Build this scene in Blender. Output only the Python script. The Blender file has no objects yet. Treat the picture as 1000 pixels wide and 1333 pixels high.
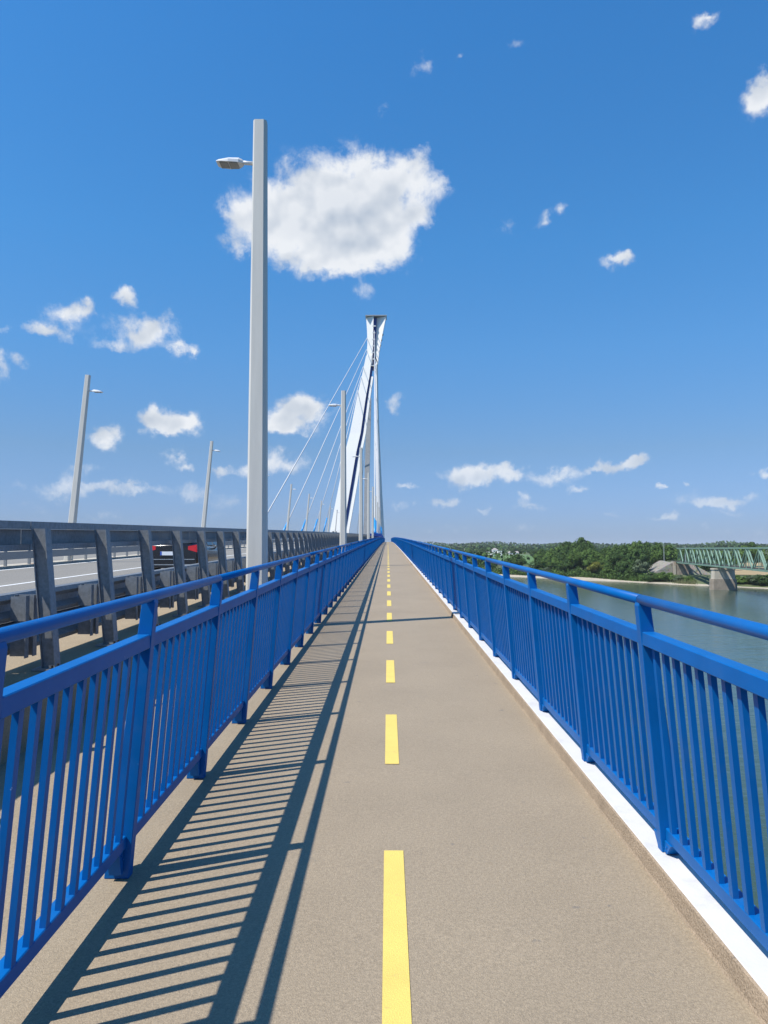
import bpy, math, random
from mathutils import Vector, Matrix, Euler
R = math.radians
C = bpy.context.scene.collection
SC = bpy.context.scene

# ------------------------------------------------------------------ camera
F = 1000.0                                   # focal length in photo pixels (photo is 1000 wide)
PITCH, YAW = math.atan(48.0/F), math.atan(5.0/F)
EYE = Vector((0, 0, 1.65))
cam_d = bpy.data.cameras.new('camera'); cam = bpy.data.objects.new('camera', cam_d); C.objects.link(cam)
cam_d.sensor_fit = 'HORIZONTAL'; cam_d.sensor_width = 26; cam_d.lens = 26
cam_d.clip_start = 0.05; cam_d.clip_end = 60000
cam.location = EYE; cam.rotation_euler = (math.pi/2 + PITCH, 0, YAW)
SC.camera = cam
MW = Euler((math.pi/2 + PITCH, 0, YAW)).to_matrix()
def ray(px, py): return (MW @ Vector(((px-500)/F, -(py-666.5)/F, -1))).normalized()
def at_y(px, py, Y):                          # the point seen at photo pixel (px,py) at distance Y along the bridge
    d = ray(px, py); return EYE + d*(Y/d.y)

# ------------------------------------------------------------------ light
SUN = Vector((-.55, -.29, 1)).normalized()
SUN_EL = math.asin(SUN.z); SUN_AZ = math.atan2(SUN.x, SUN.y)
sd = bpy.data.lights.new('sun', 'SUN'); so = bpy.data.objects.new('sun', sd); C.objects.link(so)
sd.energy = 5.0; sd.angle = R(.53); sd.color = (1, .945, .86)
so.rotation_euler = SUN.to_track_quat('Z', 'Y').to_euler()
vs = SC.view_settings
vs.view_transform = 'Standard'; vs.look = 'None'; vs.gamma = 1; vs.exposure = .3; vs.use_curve_mapping = False

# ------------------------------------------------------------------ node helpers
class NT:
    def __init__(s, tree): s.t = tree; s.n = tree.nodes; s.l = tree.links
    def node(s, ty, **k):
        n = s.n.new(ty)
        for a, v in k.items(): setattr(n, a, v)
        return n
    def put(s, sock, v):
        if isinstance(v, bpy.types.NodeSocket): s.l.new(v, sock)
        elif v is not None: sock.default_value = v
    def math(s, op, a, b=None, c=None, clamp=False):
        n = s.node('ShaderNodeMath', operation=op); n.use_clamp = clamp
        for i, v in enumerate((a, b, c)):
            if v is not None: s.put(n.inputs[i], v)
        return n.outputs[0]
    def vmath(s, op, a, b=None, c=None):
        n = s.node('ShaderNodeVectorMath', operation=op)
        for i, v in enumerate((a, b, c)):
            if v is not None: s.put(n.inputs[i], v)
        return n.outputs['Value'] if op in ('DOT_PRODUCT', 'LENGTH', 'DISTANCE') else n.outputs[0]
    def noise(s, vec, scale, detail=4, rough=.55, dist=0):
        n = s.node('ShaderNodeTexNoise')
        s.put(n.inputs['Vector'], vec); n.inputs['Scale'].default_value = scale
        n.inputs['Detail'].default_value = detail; n.inputs['Roughness'].default_value = rough
        n.inputs['Distortion'].default_value = dist
        return n.outputs['Fac']
    def ramp(s, f, stops):
        n = s.node('ShaderNodeValToRGB'); s.put(n.inputs[0], f)
        e = n.color_ramp.elements
        while len(e) < len(stops): e.new(.5)
        for i, (p, c) in enumerate(stops):
            e[i].position = p; e[i].color = (*c, 1) if len(c) == 3 else c
        return n.outputs['Color']
    def mix(s, f, a, b, mode='MIX'):
        n = s.node('ShaderNodeMix', data_type='RGBA', blend_type=mode)
        s.put(n.inputs['Factor'], f)
        s.put(n.inputs['A'], (*a, 1) if isinstance(a, tuple) and len(a) == 3 else a)
        s.put(n.inputs['B'], (*b, 1) if isinstance(b, tuple) and len(b) == 3 else b)
        for so_ in n.outputs:
            if so_.type == 'RGBA': return so_
    def mrange(s, v, a, b, c=0, d=1, smooth=True):
        n = s.node('ShaderNodeMapRange'); n.interpolation_type = 'SMOOTHSTEP' if smooth else 'LINEAR'
        for i, x in enumerate((v, a, b, c, d)): s.put(n.inputs[i], x)
        return n.outputs[0]

# ------------------------------------------------------------------ sky with clouds, all round
world = bpy.data.worlds.new('World'); SC.world = world; world.use_nodes = True
w = NT(world.node_tree)
for n in list(w.n): w.n.remove(n)
wout = w.node('ShaderNodeOutputWorld')
sky = w.node('ShaderNodeTexSky', sky_type='NISHITA')
sky.sun_disc = False; sky.sun_elevation = SUN_EL; sky.sun_rotation = SUN_AZ % (2*math.pi)
sky.altitude = 100; sky.air_density = 1.0; sky.dust_density = 0.6; sky.ozone_density = 2.2
SKY_STRENGTH = .092
tc = w.node('ShaderNodeTexCoord')
dirv = w.vmath('NORMALIZE', tc.outputs['Generated'])
sep = w.node('ShaderNodeSeparateXYZ'); w.put(sep.inputs[0], dirv)
az = w.math('ARCTAN2', sep.outputs[0], sep.outputs[1]); el = w.math('ARCSINE', sep.outputs[2])
comb = w.node('ShaderNodeCombineXYZ'); w.put(comb.inputs[0], az); w.put(comb.inputs[1], el)
pos = comb.outputs[0]
# one cloud = a few soft lobes: photo x, y, half width, half height, thickness
LOBES = [
 # big cumulus
 (335,288,34,34,.95),(372,268,46,42,1.1),(430,252,50,46,1.15),(487,254,54,50,1.15),(455,306,66,40,1.15),(400,314,58,30,1.05),(515,228,36,28,.75),
 (542,208,24,15,.5),(556,192,10,10,.4),(556,246,26,24,.36),(505,318,38,30,.8),(302,282,17,26,.5),(316,322,22,16,.42),(470,380,24,12,.36),(540,282,28,22,.5),(430,345,60,16,.7),(300,312,14,12,.3),(570,232,12,14,.26),
 # upper right
 (914,24,18,14,.62),(924,14,12,8,.5),(992,108,24,26,.95),(984,130,16,22,.7),(673,62,14,10,.3),(601,76,9,8,.42),(550,88,12,18,.32),(500,135,20,12,.22),
 (703,290,12,14,.6),(727,273,12,10,.5),(660,290,22,14,.25),(803,340,20,11,.75),(816,333,10,9,.6),
 # left
 (92,405,34,15,.62),(60,432,34,12,.8),(115,398,12,10,.5),(158,386,14,10,.75),(180,436,42,20,.85),(205,420,24,18,.8),(150,452,30,9,.6),(238,452,22,8,.55),(248,460,8,6,.6),
 (4,430,10,12,.6),(4,480,14,22,.6),(30,470,9,12,.4),
 (137,568,24,17,1.0),(205,546,26,16,1.05),(222,556,22,13,.9),(246,552,19,14,.85),(226,594,16,8,.6),(240,606,13,6,.6),
 (292,614,22,10,.85),(330,606,18,12,.8),(368,604,34,16,.8),(385,540,36,18,1.0),(402,528,22,14,.9),(365,550,22,10,.8),(520,522,10,13,.55),
 (78,636,28,14,.5),(150,638,46,8,.55),(180,634,14,6,.5),(20,625,20,16,.35),(110,610,22,10,.35),(30,660,40,9,.3),(300,655,40,10,.35),(240,640,40,10,.3),
 # right low
 (532,634,17,6,.85),(600,624,26,15,.95),(632,620,38,15,1.0),(668,612,24,13,.95),(577,655,16,6,.7),(588,649,8,6,.6),(630,666,14,5,.6),
 (684,648,9,7,.65),(712,622,22,11,.5),(740,618,24,9,.5),(753,640,21,8,.8),(806,606,26,11,.85),(828,600,16,11,.8),(780,610,20,8,.6),(688,660,16,5,.55),
 (862,672,20,6,.7),(925,652,36,8,.75),(952,650,26,8,.7),(888,636,8,5,.6),(857,636,7,4,.55),(908,640,24,10,.35),(950,668,24,8,.5),(996,614,12,9,.75),(912,682,9,6,.4),
 (720,664,30,8,.3),(795,668,22,6,.35),(760,690,120,7,.22),(960,690,60,7,.25),(560,690,60,7,.2),(535,655,20,6,.3),(200,672,120,7,.25),
]
rc = random.Random(11)
blobs = []
for x, y, rx, ry, k in LOBES:
    d = ray(x, y); c_az, c_el = math.atan2(d.x, d.y), math.asin(d.z)
    d1 = ray(x+rx, y); d2 = ray(x, y-ry)
    k = k*1.15+.1; blobs.append((c_az, c_el, max(.003, abs(math.atan2(d1.x, d1.y)-c_az)), max(.003, abs(math.asin(d2.z)-c_el)), k))
for i in range(34):                           # the rest of the sky, outside the frame, carries the same kind of clouds
    a = rc.uniform(.62, 2*math.pi-.62); a = a if a < math.pi else a-2*math.pi
    e = .03 + .75*rc.random()**1.8
    s = (.035+.06*rc.random())*(.4+e)
    for j in range(2): blobs.append((a+rc.uniform(-s, s), e+rc.uniform(-s, s)*.3, s*rc.uniform(.8, 1.5), s*rc.uniform(.35, .6), rc.uniform(.6, 1.1)))
wn = w.node('ShaderNodeTexNoise'); w.put(wn.inputs['Vector'], dirv); wn.inputs['Scale'].default_value = 26; wn.inputs['Detail'].default_value = 5; wn.inputs['Roughness'].default_value = .6
warp = w.vmath('SCALE', w.vmath('SUBTRACT', wn.outputs['Color'], (.5, .5, .5)))
warp.node.inputs['Scale'].default_value = .05
pw = w.vmath('ADD', pos, warp)
acc = None
for (a, e, ra, re, k) in blobs:
    q = w.vmath('MULTIPLY_ADD', pw, (1/ra, 1/re, 0), (-a/ra, -e/re, 0))
    g = w.math('POWER', .30, w.vmath('DOT_PRODUCT', q, q))
    acc = w.math('MULTIPLY', g, k) if acc is None else w.math('MULTIPLY_ADD', g, k, acc)
n1 = w.noise(dirv, 22, 11, .66, .25)
n1b = w.noise(w.vmath('ADD', dirv, tuple(SUN*.012+Vector((0, 0, .008)))), 17, 3.2, .45, .1)
n1c = w.noise(dirv, 17, 3.2, .45, .1)
cover = w.math('ADD', acc, w.math('MULTIPLY_ADD', n1, 2.7, -1.37))
dens = w.mrange(cover, .16, 1.22)
dens = w.math('MULTIPLY', dens, w.mrange(acc, .04, .25))
dens = w.math('MULTIPLY', dens, w.mrange(el, -.01, .16, .45, .97))
relief = w.math('MULTIPLY_ADD', w.math('SUBTRACT', n1c, n1b), 3.0, .80, clamp=True)
thick = w.mrange(acc, .9, 2.6, 0, .34)
lum = w.math('SUBTRACT', relief, thick, clamp=True)
ccol = w.ramp(lum, [(0, (.50, .57, .67)), (.45, (.66, .71, .78)), (.9, (.86, .885, .92))])
# grade of the clear sky: a shade deeper and more saturated towards blue, pale at the horizon
grade = w.ramp(el, [(0.0, (.26, .36, .66)), (.045, (.275, .375, .65)), (.125, (.31, .425, .58)), (.25, (.29, .56, .765)), (.38, (.26, .64, .885)), (.62, (.23, .685, 1.0))])
graded = w.vmath('MULTIPLY', w.vmath('MULTIPLY', sky.outputs[0], grade), (1.75, 1.75, 1.75))
bg1 = w.node('ShaderNodeBackground'); w.put(bg1.inputs[0], graded); bg1.inputs[1].default_value = SKY_STRENGTH
bg2 = w.node('ShaderNodeBackground'); w.put(bg2.inputs[0], ccol); bg2.inputs[1].default_value = .83
mx = w.node('ShaderNodeMixShader'); w.put(mx.inputs[0], dens); w.l.new(bg1.outputs[0], mx.inputs[1]); w.l.new(bg2.outputs[0], mx.inputs[2])
w.l.new(mx.outputs[0], wout.inputs[0])
world.cycles.sampling_method = 'MANUAL'; world.cycles.sample_map_resolution = 512

# ------------------------------------------------------------------ materials
MATS = {}
def mat(name, base, rough=.6, metal=0, var=.12, vscale=6, bump=0, bscale=200, spec=.5, coat=0, extra=None, stretch=None):
    m = bpy.data.materials.new(name); m.use_nodes = True
    t = NT(m.node_tree); b = t.n['Principled BSDF']
    geo = t.node('ShaderNodeNewGeometry'); p = geo.outputs['Position']
    if stretch: p = t.vmath('MULTIPLY', p, stretch)
    n = t.noise(p, vscale, 5, .6)
    lo = tuple(max(0, c*(1-var)) for c in base); hi = tuple(min(1, c*(1+var)) for c in base)
    col = t.ramp(n, [(.3, lo), (.7, hi)])
    if extra: col = extra(t, p, col, b)
    t.put(b.inputs['Base Color'], col)
    b.inputs['Roughness'].default_value = rough; b.inputs['Metallic'].default_value = metal
    b.inputs['Specular IOR Level'].default_value = spec
    if coat: b.inputs['Coat Weight'].default_value = coat; b.inputs['Coat Roughness'].default_value = .08
    if bump:
        bp = t.node('ShaderNodeBump'); bp.inputs['Strength'].default_value = bump; bp.inputs['Distance'].default_value = .01
        t.put(bp.inputs['Height'], t.noise(p, bscale, 3, .6)); t.l.new(bp.outputs[0], b.inputs['Normal'])
    MATS[name] = m
    return m

def grit(t, p, col, b):                       # quartz-sand coating: coarse and fine speckle, faint stains
    sp = t.noise(p, 190, 2, .7); f1 = t.mrange(sp, (.32), .72, .80, 1.20, smooth=False)
    sp2 = t.noise(p, 70, 2, .6); f2 = t.mrange(sp2, .3, .7, .86, 1.14, smooth=False)
    k = t.math('MULTIPLY', f1, f2)
    kc = t.node('ShaderNodeCombineColor')
    for i in range(3): t.put(kc.inputs[i], k)
    c = t.mix(1.0, col, kc.outputs[0], 'MULTIPLY')
    st = t.mrange(t.noise(p, 1.7, 6, .7), .60, .74, 0, .28)
    c = t.mix(st, c, (.16, .145, .125))
    sp3 = t.mrange(t.noise(p, 9, 3, .5), .70, .77, 0, .5)
    return t.mix(sp3, c, (.13, .12, .11))
m_path = mat('path coating', (.300, .238, .162), .62, var=.07, vscale=.9, bump=.5, bscale=170, extra=grit, spec=.45)
m_riser = mat('kerb riser coating', (.325, .250, .175), .9, var=.14, vscale=5, bump=.9, bscale=90, extra=grit, spec=.2)
m_kerbtan = mat('kerb coating', (.31, .24, .155), .85, var=.08, vscale=2, bump=.5, bscale=170, extra=grit, spec=.3)
def worn(t, p, col, b):
    sp = t.noise(p, 170, 2, .7); c = t.mix(t.mrange(sp, .45, .75, 0, .55), col, (.52, .42, .13))
    st = t.mrange(t.noise(p, 14, 4, .6), .62, .72, 0, .5)
    return t.mix(st, c, (.42, .34, .13))
m_yellow = mat('yellow paint', (.70, .525, .125), .7, var=.06, vscale=5, bump=.4, bscale=170, extra=worn)
def dusty(t, p, col, b):
    st = t.mrange(t.noise(p, 4, 6, .7), .5, .78, 0, .55)
    return t.mix(st, col, (.40, .385, .36))
m_white = mat('white seal coat', (.60, .585, .57), .55, var=.04, vscale=3, extra=dusty, bump=.1, bscale=60)
def chips(t, p, col, b):
    st = t.mrange(t.noise(p, 38, 3, .6), .74, .78, 0, .6)
    c = t.mix(st, col, (.25, .36, .55))
    dirt = t.mrange(t.noise(p, 3, 6, .7), .5, .8, 0, .16)
    return t.mix(dirt, c, (.12, .16, .22))
m_blue = mat('blue paint', (.0008, .104, .350), .42, var=.08, vscale=4, extra=chips, spec=.16)
m_blue_light = mat('light blue paint', (.03, .28, .62), .4, var=.08)
m_blue_dark = mat('dark blue paint', (.012, .05, .26), .4, var=.08)
def galv(t, p, col, b):
    st = t.mrange(t.noise(p, 9, 6, .75), .5, .75, 0, .5)
    return t.mix(st, col, (.15, .16, .17))
m_steel = mat('galvanised steel', (.22, .235, .25), .5, metal=.3, var=.2, vscale=25, extra=galv)
m_steel_light = mat('light galvanised steel', (.40, .42, .43), .45, metal=.2, var=.1, vscale=20)  # paler steel copy; gives the guard rails' top bars their sunlit look by colour
m_dark = mat('black rubber', (.02, .02, .022), .6)
m_lamp = mat('grey pole paint', (.60, .575, .515), .45, var=.05, vscale=2, stretch=(4, 4, .4), extra=lambda t, p, c, b: t.mix(t.mrange(t.noise(p, 7, 6, .7), .55, .8, 0, .25), c, (.33, .34, .34)))
m_lampshade = mat('luminaire grey', (.60, .61, .62), .4, var=.04)
m_lens = mat('luminaire glass', (.23, .225, .21), .25, var=.1)
def asph(t, p, col, b):
    sp = t.noise(p, 120, 2, .7); k = t.mrange(sp, .3, .75, .7, 1.3, smooth=False)
    kc = t.node('ShaderNodeCombineColor')
    for i in range(3): t.put(kc.inputs[i], k)
    return t.mix(1.0, col, kc.outputs[0], 'MULTIPLY')
m_road = mat('pale asphalt', (.225, .212, .19), .9, var=.12, vscale=.35, stretch=(1, .08, 1), extra=asph, spec=.2)
m_line = mat('white road paint', (.78, .78, .76), .6)
def streaks(t, p, col, b):
    q = t.vmath('MULTIPLY', p, (1, 1, .12))
    st = t.mrange(t.noise(q, .7, 6, .7), .48, .75, 0, .6)
    c = t.mix(st, col, (.20, .16, .12))
    r = t.mrange(t.noise(t.vmath('MULTIPLY', p, (1, 1, .25)), .22, 5, .6), .56, .68, 0, .7)
    return t.mix(r, c, (.27, .13, .06))
m_conc = mat('weathered concrete', (.42, .38, .31), .9, var=.15, vscale=.5, extra=streaks, bump=.3, bscale=6)
m_conc_dark = mat('stained pier masonry', (.25, .21, .165), .95, var=.25, vscale=.5, extra=streaks, bump=.5, bscale=4)
m_deckc = mat('deck concrete', (.36, .35, .33), .9, var=.1, vscale=.6)
m_pylon = mat('white pylon paint', (.76, .75, .73), .6, var=.04, vscale=.15, stretch=(1, 1, .15))
m_pylon_grey = mat('grey pylon shade', (.42, .43, .44), .8, var=.12, vscale=.5)  # darker copy of the pylon white; the rear leg's shade is in this colour
m_cable = mat('white cable sheath', (.55, .56, .57), .45, var=.03)
m_truss = mat('pale green paint', (.165, .265, .20), .6, var=.12, vscale=.4, extra=lambda t, p, c, b: t.mix(t.mrange(t.noise(p, .9, 6, .7), .56, .75, 0, .5), c, (.16, .15, .11)))
m_trussdeck = mat('dark bridge timber', (.06, .055, .05), .9)
def stones(t, p, col, b):
    v = t.node('ShaderNodeTexVoronoi'); t.put(v.inputs['Vector'], p); v.inputs['Scale'].default_value = 1.1
    c = t.mix(.5, col, v.outputs['Color'], 'MULTIPLY')
    c2 = t.mix(.55, col, c)
    return t.mix(t.mrange(t.noise(p, .5, 5, .6), .52, .66, 0, .8), c2, (.09, .11, .05))
m_stone = mat('stone pitching', (.30, .28, .245), .95, var=.2, vscale=1.5, extra=stones, bump=.8, bscale=3)
m_sand = mat('pale gravel beach', (.38, .33, .25), .95, var=.18, vscale=.15)
m_grass = mat('meadow', (.085, .105, .038), .95, var=.3, vscale=.05)
m_green_field = mat('green field', (.085, .155, .035), .95, var=.15, vscale=.02)
m_tan_field = mat('dry field', (.34, .25, .13), .95, var=.2, vscale=.06)
m_hill = mat('wooded hills', (.028, .05, .03), .95, var=.5, vscale=.012, bump=.0)
m_wall = mat('white render', (.80, .79, .76), .8, var=.03)
m_roof = mat('grey roof', (.34, .30, .28), .8)
m_window = mat('dark window glass', (.03, .04, .05), .1, spec=.8)
m_carpaint = mat('black car paint', (.010, .010, .013), .22, var=.05, coat=.35)
m_carglass = mat('car glass', (.02, .03, .04), .05, spec=.8)
m_tail = mat('red lamp plastic', (.62, .012, .02), .15, var=.02, coat=.5)
m_plate = mat('number plate', (.75, .77, .80), .4, var=.03)
m_plate_blue = mat('number plate band', (.03, .10, .50), .4)
m_chrome = mat('chrome', (.7, .7, .7), .15, metal=1)
m_tyre = mat('tyre', (.018, .018, .018), .8)
m_rim = mat('alloy rim', (.35, .36, .38), .3, metal=.7)
m_trunk = mat('bark', (.10, .075, .05), .95, var=.3, vscale=2)
def leafmat(name, base, tr=.25):
    m = mat(name, base, .75, var=.45, vscale=.35, spec=.15)
    return m
m_leafA = leafmat('dark green leaves', (.048, .088, .022))
m_leafB = leafmat('mid green leaves', (.086, .145, .032))
m_leafC = leafmat('grey green leaves', (.10, .135, .072))
m_leafD = leafmat('yellow green leaves', (.130, .140, .025))
m_reed = mat('reed', (.16, .17, .075), .9, var=.3, vscale=.5)
# river
mwat = bpy.data.materials.new('river water'); mwat.use_nodes = True
t = NT(mwat.node_tree); b = t.n['Principled BSDF']
geo = t.node('ShaderNodeNewGeometry'); p = geo.outputs['Position']
t.put(b.inputs['Base Color'], t.ramp(t.noise(p, .02, 4, .6), [(.3, (.036, .064, .042)), (.7, (.052, .082, .054))]))
b.inputs['Roughness'].default_value = .10; b.inputs['IOR'].default_value = 1.33
bp = t.node('ShaderNodeBump'); bp.inputs['Strength'].default_value = .36; bp.inputs['Distance'].default_value = .25
q = t.vmath('MULTIPLY', p, (.55, 1, 1))
q2 = t.vmath('MULTIPLY', p, (.10, .42, 1))
h = t.math('ADD', t.math('ADD', t.math('MULTIPLY', t.noise(q, 1.1, 4, .6), .5), t.math('MULTIPLY', t.noise(q, .16, 3, .6), 1.0)), t.math('MULTIPLY', t.noise(q2, 1.0, 3, .6), 1.3))
t.put(bp.inputs['Height'], h); t.l.new(bp.outputs[0], b.inputs['Normal'])

# ------------------------------------------------------------------ geometry helpers
class MB:
    def __init__(s): s.v = []; s.f = []
    def box(s, c, d, rot=None):
        x, y, z = d[0]/2, d[1]/2, d[2]/2; n = len(s.v)
        for p in ((-x,-y,-z),(x,-y,-z),(x,y,-z),(-x,y,-z),(-x,-y,z),(x,-y,z),(x,y,z),(-x,y,z)):
            q = Vector(p)
            if rot is not None: q = rot @ q
            s.v.append(tuple(q + Vector(c)))
        s.f += [(n+3,n+2,n+1,n),(n+4,n+5,n+6,n+7),(n,n+1,n+5,n+4),(n+1,n+2,n+6,n+5),(n+2,n+3,n+7,n+6),(n+3,n,n+4,n+7)]
        return s
    def loft(s, rings, closed=True, caps=True):
        n = len(s.v); k = len(rings[0])
        for r in rings: s.v += [tuple(p) for p in r]
        for i in range(len(rings)-1):
            for j in range(k if closed else k-1):
                a, b2 = n+i*k+j, n+i*k+(j+1) % k
                s.f.append((a, b2, b2+k, a+k))
        if caps and closed:
            s.f.append(tuple(n+j for j in reversed(range(k)))); s.f.append(tuple(n+(len(rings)-1)*k+j for j in range(k)))
        return s
    def tube(s, a, b2, r0, r1=None, n=8):
        a, b2 = Vector(a), Vector(b2); r1 = r0 if r1 is None else r1
        d = (b2-a).normalized(); u = d.orthogonal().normalized(); v = d.cross(u)
        ring = lambda c, r: [c + (u*math.cos(2*math.pi*i/n) + v*math.sin(2*math.pi*i/n))*r for i in range(n)]
        return s.loft([ring(a, r0), ring(b2, r1)])
    def bar(s, a, b2, wx, wy, up=(0, 0, 1)):
        a, b2 = Vector(a), Vector(b2); d = (b2-a).normalized(); up = Vector(up)
        u = d.cross(up).normalized(); v = u.cross(d)
        ring = lambda c: [c+u*wx/2+v*wy/2, c-u*wx/2+v*wy/2, c-u*wx/2-v*wy/2, c+u*wx/2-v*wy/2]
        return s.loft([ring(a), ring(b2)])
    def quad(s, a, b2, c, d):
        n = len(s.v); s.v += [tuple(a), tuple(b2), tuple(c), tuple(d)]; s.f.append((n, n+1, n+2, n+3)); return s
    def mesh(s, name, m, smooth=False):
        me = bpy.data.meshes.new(name); me.from_pydata(s.v, [], s.f); me.validate(); me.update()
        if m: me.materials.append(m)
        if smooth:
            me.polygons.foreach_set('use_smooth', [len(p.vertices) == 4 for p in me.polygons])
        return me
def link(name, me, parent=None, loc=(0, 0, 0), rotz=0):
    o = bpy.data.objects.new(name, me); C.objects.link(o)
    if parent is not None:
        o.parent = parent
    o.location = loc
    if rotz: o.rotation_euler = (0, 0, rotz)
    return o
def build(mb, name, m, parent=None, loc=(0, 0, 0), smooth=False, kind=None):
    o = link(name, mb.mesh(name, m, smooth), parent, loc)
    if kind: o['kind'] = kind
    return o
def bevel(o, wd, seg=2):
    md = o.modifiers.new('bevel', 'BEVEL'); md.width = wd; md.segments = seg; md.limit_method = 'ANGLE'
def thing(name, label, cat, loc=(0, 0, 0), rotz=0, group=None):
    o = bpy.data.objects.new(name, None); C.objects.link(o); o.empty_display_size = .2
    o.location = loc; o.rotation_euler = (0, 0, rotz)
    o['label'] = label; o['category'] = cat
    if group: o['group'] = group
    return o
def tag(o, label, cat, group=None):
    o['label'] = label; o['category'] = cat
    if group: o['group'] = group
    return o

# deck profile: climbs 2 % at the camera and rounds over to a crest ahead
def zd(y): return .02*y - 3.667e-5*y*y/2
def ys(a, b2):
    out = [a]; st = 1.5
    while out[-1] < b2-.01:
        y = out[-1]; st = 1.5 if y < 30 else 4 if y < 100 else 8
        out.append(min(b2, y+st))
    return out
def sweep(mb, prof, a, b2, closed=True, off=(0, 0)):
    mb.loft([[(x+off[0], y, zd(y)+z+off[1]) for x, z in prof] for y in ys(a, b2)], closed, closed); return mb
def rect(x0, x1, z0, z1): return [(x0, z0), (x1, z0), (x1, z1), (x0, z1)]
Y0, Y1 = -6.0, 520.0

# ------------------------------------------------------------------ setting: river, land, hills
WZ = -16.35
mb = MB(); S = 9000
mb.quad((-S, -3000, WZ), (S, -3000, WZ), (S, 7000, WZ), (-S, 7000, WZ)); build(mb, 'river', mwat, kind='structure')
SH = Vector((125, 423)); AL = Vector((.503, -.863)); IN = Vector((.863, .503))
def hnoise(x, y):
    return (math.sin(x*.0021+1.3)*math.cos(y*.0017+.4)+.6*math.sin(x*.0057+y*.0043)+.35*math.sin(x*.013-y*.011+2))/1.95
def ground_z(s, tt):
    wob = 3*math.sin(s*.03)+2*math.sin(s*.083+1)
    tt2 = tt - wob
    if tt2 < 0: z = WZ + max(-3, tt2*.12)
    elif tt2 < 9: z = WZ + tt2*.13
    elif tt2 < 30: z = WZ + 1.17 + (tt2-9)*.11
    else: z = WZ + 3.5 + min(9.0, (tt2-30)*.010)
    P = SH + AL*s + IN*tt
    d = math.hypot(P.x, P.y)
    if d > 1500:
        k = min(1, (d-1500)/1300.0); k = k*k*(3-2*k)
        z += k*(12 + 12*hnoise(P.x, P.y))
    return z
def land(x, y):
    P = Vector((x, y))-SH; return ground_z(P.dot(AL), P.dot(IN))
ts = [-60, -25, -12, -6, -3, 0, 2, 4, 6, 9, 12, 16, 22, 30, 45, 70, 110, 170, 250, 350, 480, 640, 820, 1000, 1200, 1400, 1600, 1800, 2000, 2250, 2500, 2800, 3200, 3700, 4300, 5000, 6000, 7500]
ss = [-9000, -7500, -6000, -5000, -4200, -3600, -3100, -2700, -2300, -2000, -1750, -1500, -1300, -1100, -900, -750, -600] + list(range(-480, 400, 8)) + [420, 480, 560, 700, 900, 1200, 1600, 2200, 3000, 4200, 6000, 9000]
v, f, fm = [], [], []
for s in ss:
    for tt in ts:
        P = SH + AL*s + IN*tt; v.append((P.x, P.y, ground_z(s, tt)))
n = len(ts)
for i in range(len(ss)-1):
    for j in range(n-1):
        f.append((i*n+j, (i+1)*n+j, (i+1)*n+j+1, i*n+j+1))
        fm.append(0 if ts[j] < 6 else 1 if ts[j] < 1500 else 2)
me = bpy.data.meshes.new('terrain'); me.from_pydata(v, [], f)
for m in (m_sand, m_grass, m_hill): me.materials.append(m)
me.polygons.foreach_set('material_index', fm); me.update()
o = link('terrain', me); o['kind'] = 'structure'
def patch(name, m, pts, lift=.12, nsub=10):     # a sheet laid on the land, corner order around
    a, b2, c, d = [Vector(p) for p in pts]; mb = MB(); g = {}
    for i in range(nsub+1):
        for j in range(nsub+1):
            P = a.lerp(b2, i/nsub).lerp(d.lerp(c, i/nsub), j/nsub)
            g[i, j] = len(mb.v); mb.v.append((P.x, P.y, land(P.x, P.y)+lift))
    for i in range(nsub):
        for j in range(nsub): mb.f.append((g[i, j], g[i+1, j], g[i+1, j+1], g[i, j+1]))
    return build(mb, name, m, kind='structure')

# ------------------------------------------------------------------ setting: bridge deck, path, kerbs, road
def struct_sweep(name, prof, m, a=Y0, b2=Y1, closed=True):
    mb = MB(); sweep(mb, prof, a, b2, closed); return build(mb, name, m, kind='structure')
struct_sweep('bridge_deck', [(1.50, -.03), (1.50, -.55), (-1.5, -.9), (-5, -2.6), (-21, -2.6), (-24.5, -.9), (-27.6, -.55), (-27.6, -.03)], m_deckc)
path = MB(); sweep(path, [(-2.75, 0), (1.257, 0)][::-1], Y0, Y1, closed=False)
path = build(path, 'path', m_path, kind='structure')
kr = MB(); sweep(kr, [(1.257, -.02), (1.257, .0), (1.264, .012), (1.276, .078), (1.286, .083), (1.286, -.02)], Y0, Y1); build(kr, 'kerb_riser', m_riser, kind='structure')
kr = MB(); sweep(kr, [(1.286, -.02), (1.286, .082), (1.290, .085), (1.50, .085), (1.50, -.02)], Y0, Y1); build(kr, 'kerb', m_white, kind='structure')
kr = MB(); sweep(kr, [(-2.75, -.02), (-2.75, .405), (-2.77, .42), (-4.0, .42), (-4.0, -.02)], Y0, Y1); build(kr, 'edge_beam', m_kerbtan, kind='structure')
struct_sweep('road', [(-4.0, .30), (-14.75, .30)], m_road, closed=False)
struct_sweep('far_road', [(-15.65, .30), (-23.2, .30)], m_road, closed=False)
struct_sweep('median_kerb', rect(-15.65, -14.75, -.02, .40), m_conc)
struct_sweep('far_edge_beam', rect(-27.4, -23.2, -.02, .45), m_conc)
def dash_row(x, wd, start, on, off, end, z, m, parent, name, lim=200):
    y = start; k = 0
    while y < end and k < lim:
        a, b2 = y, min(y+on, end); mb = MB()
        sweep(mb, [(x+wd/2, z), (x-wd/2, z)], a, b2, closed=False)
        build(mb, name, m, parent); y += on+off; k += 1
dash_row(.03, .100, 2.57-3, 1.5, 1.5, 300, .004, m_yellow, path, 'lane_dash', 120)
roado = bpy.data.objects['road']
dash_row(-9.95, .13, Y0, 500, 5, Y1, .304, m_line, roado, 'road_line', 1)
dash_row(-14.35, .18, Y0, 500, 5, Y1, .304, m_line, roado, 'road_line', 1)
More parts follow.
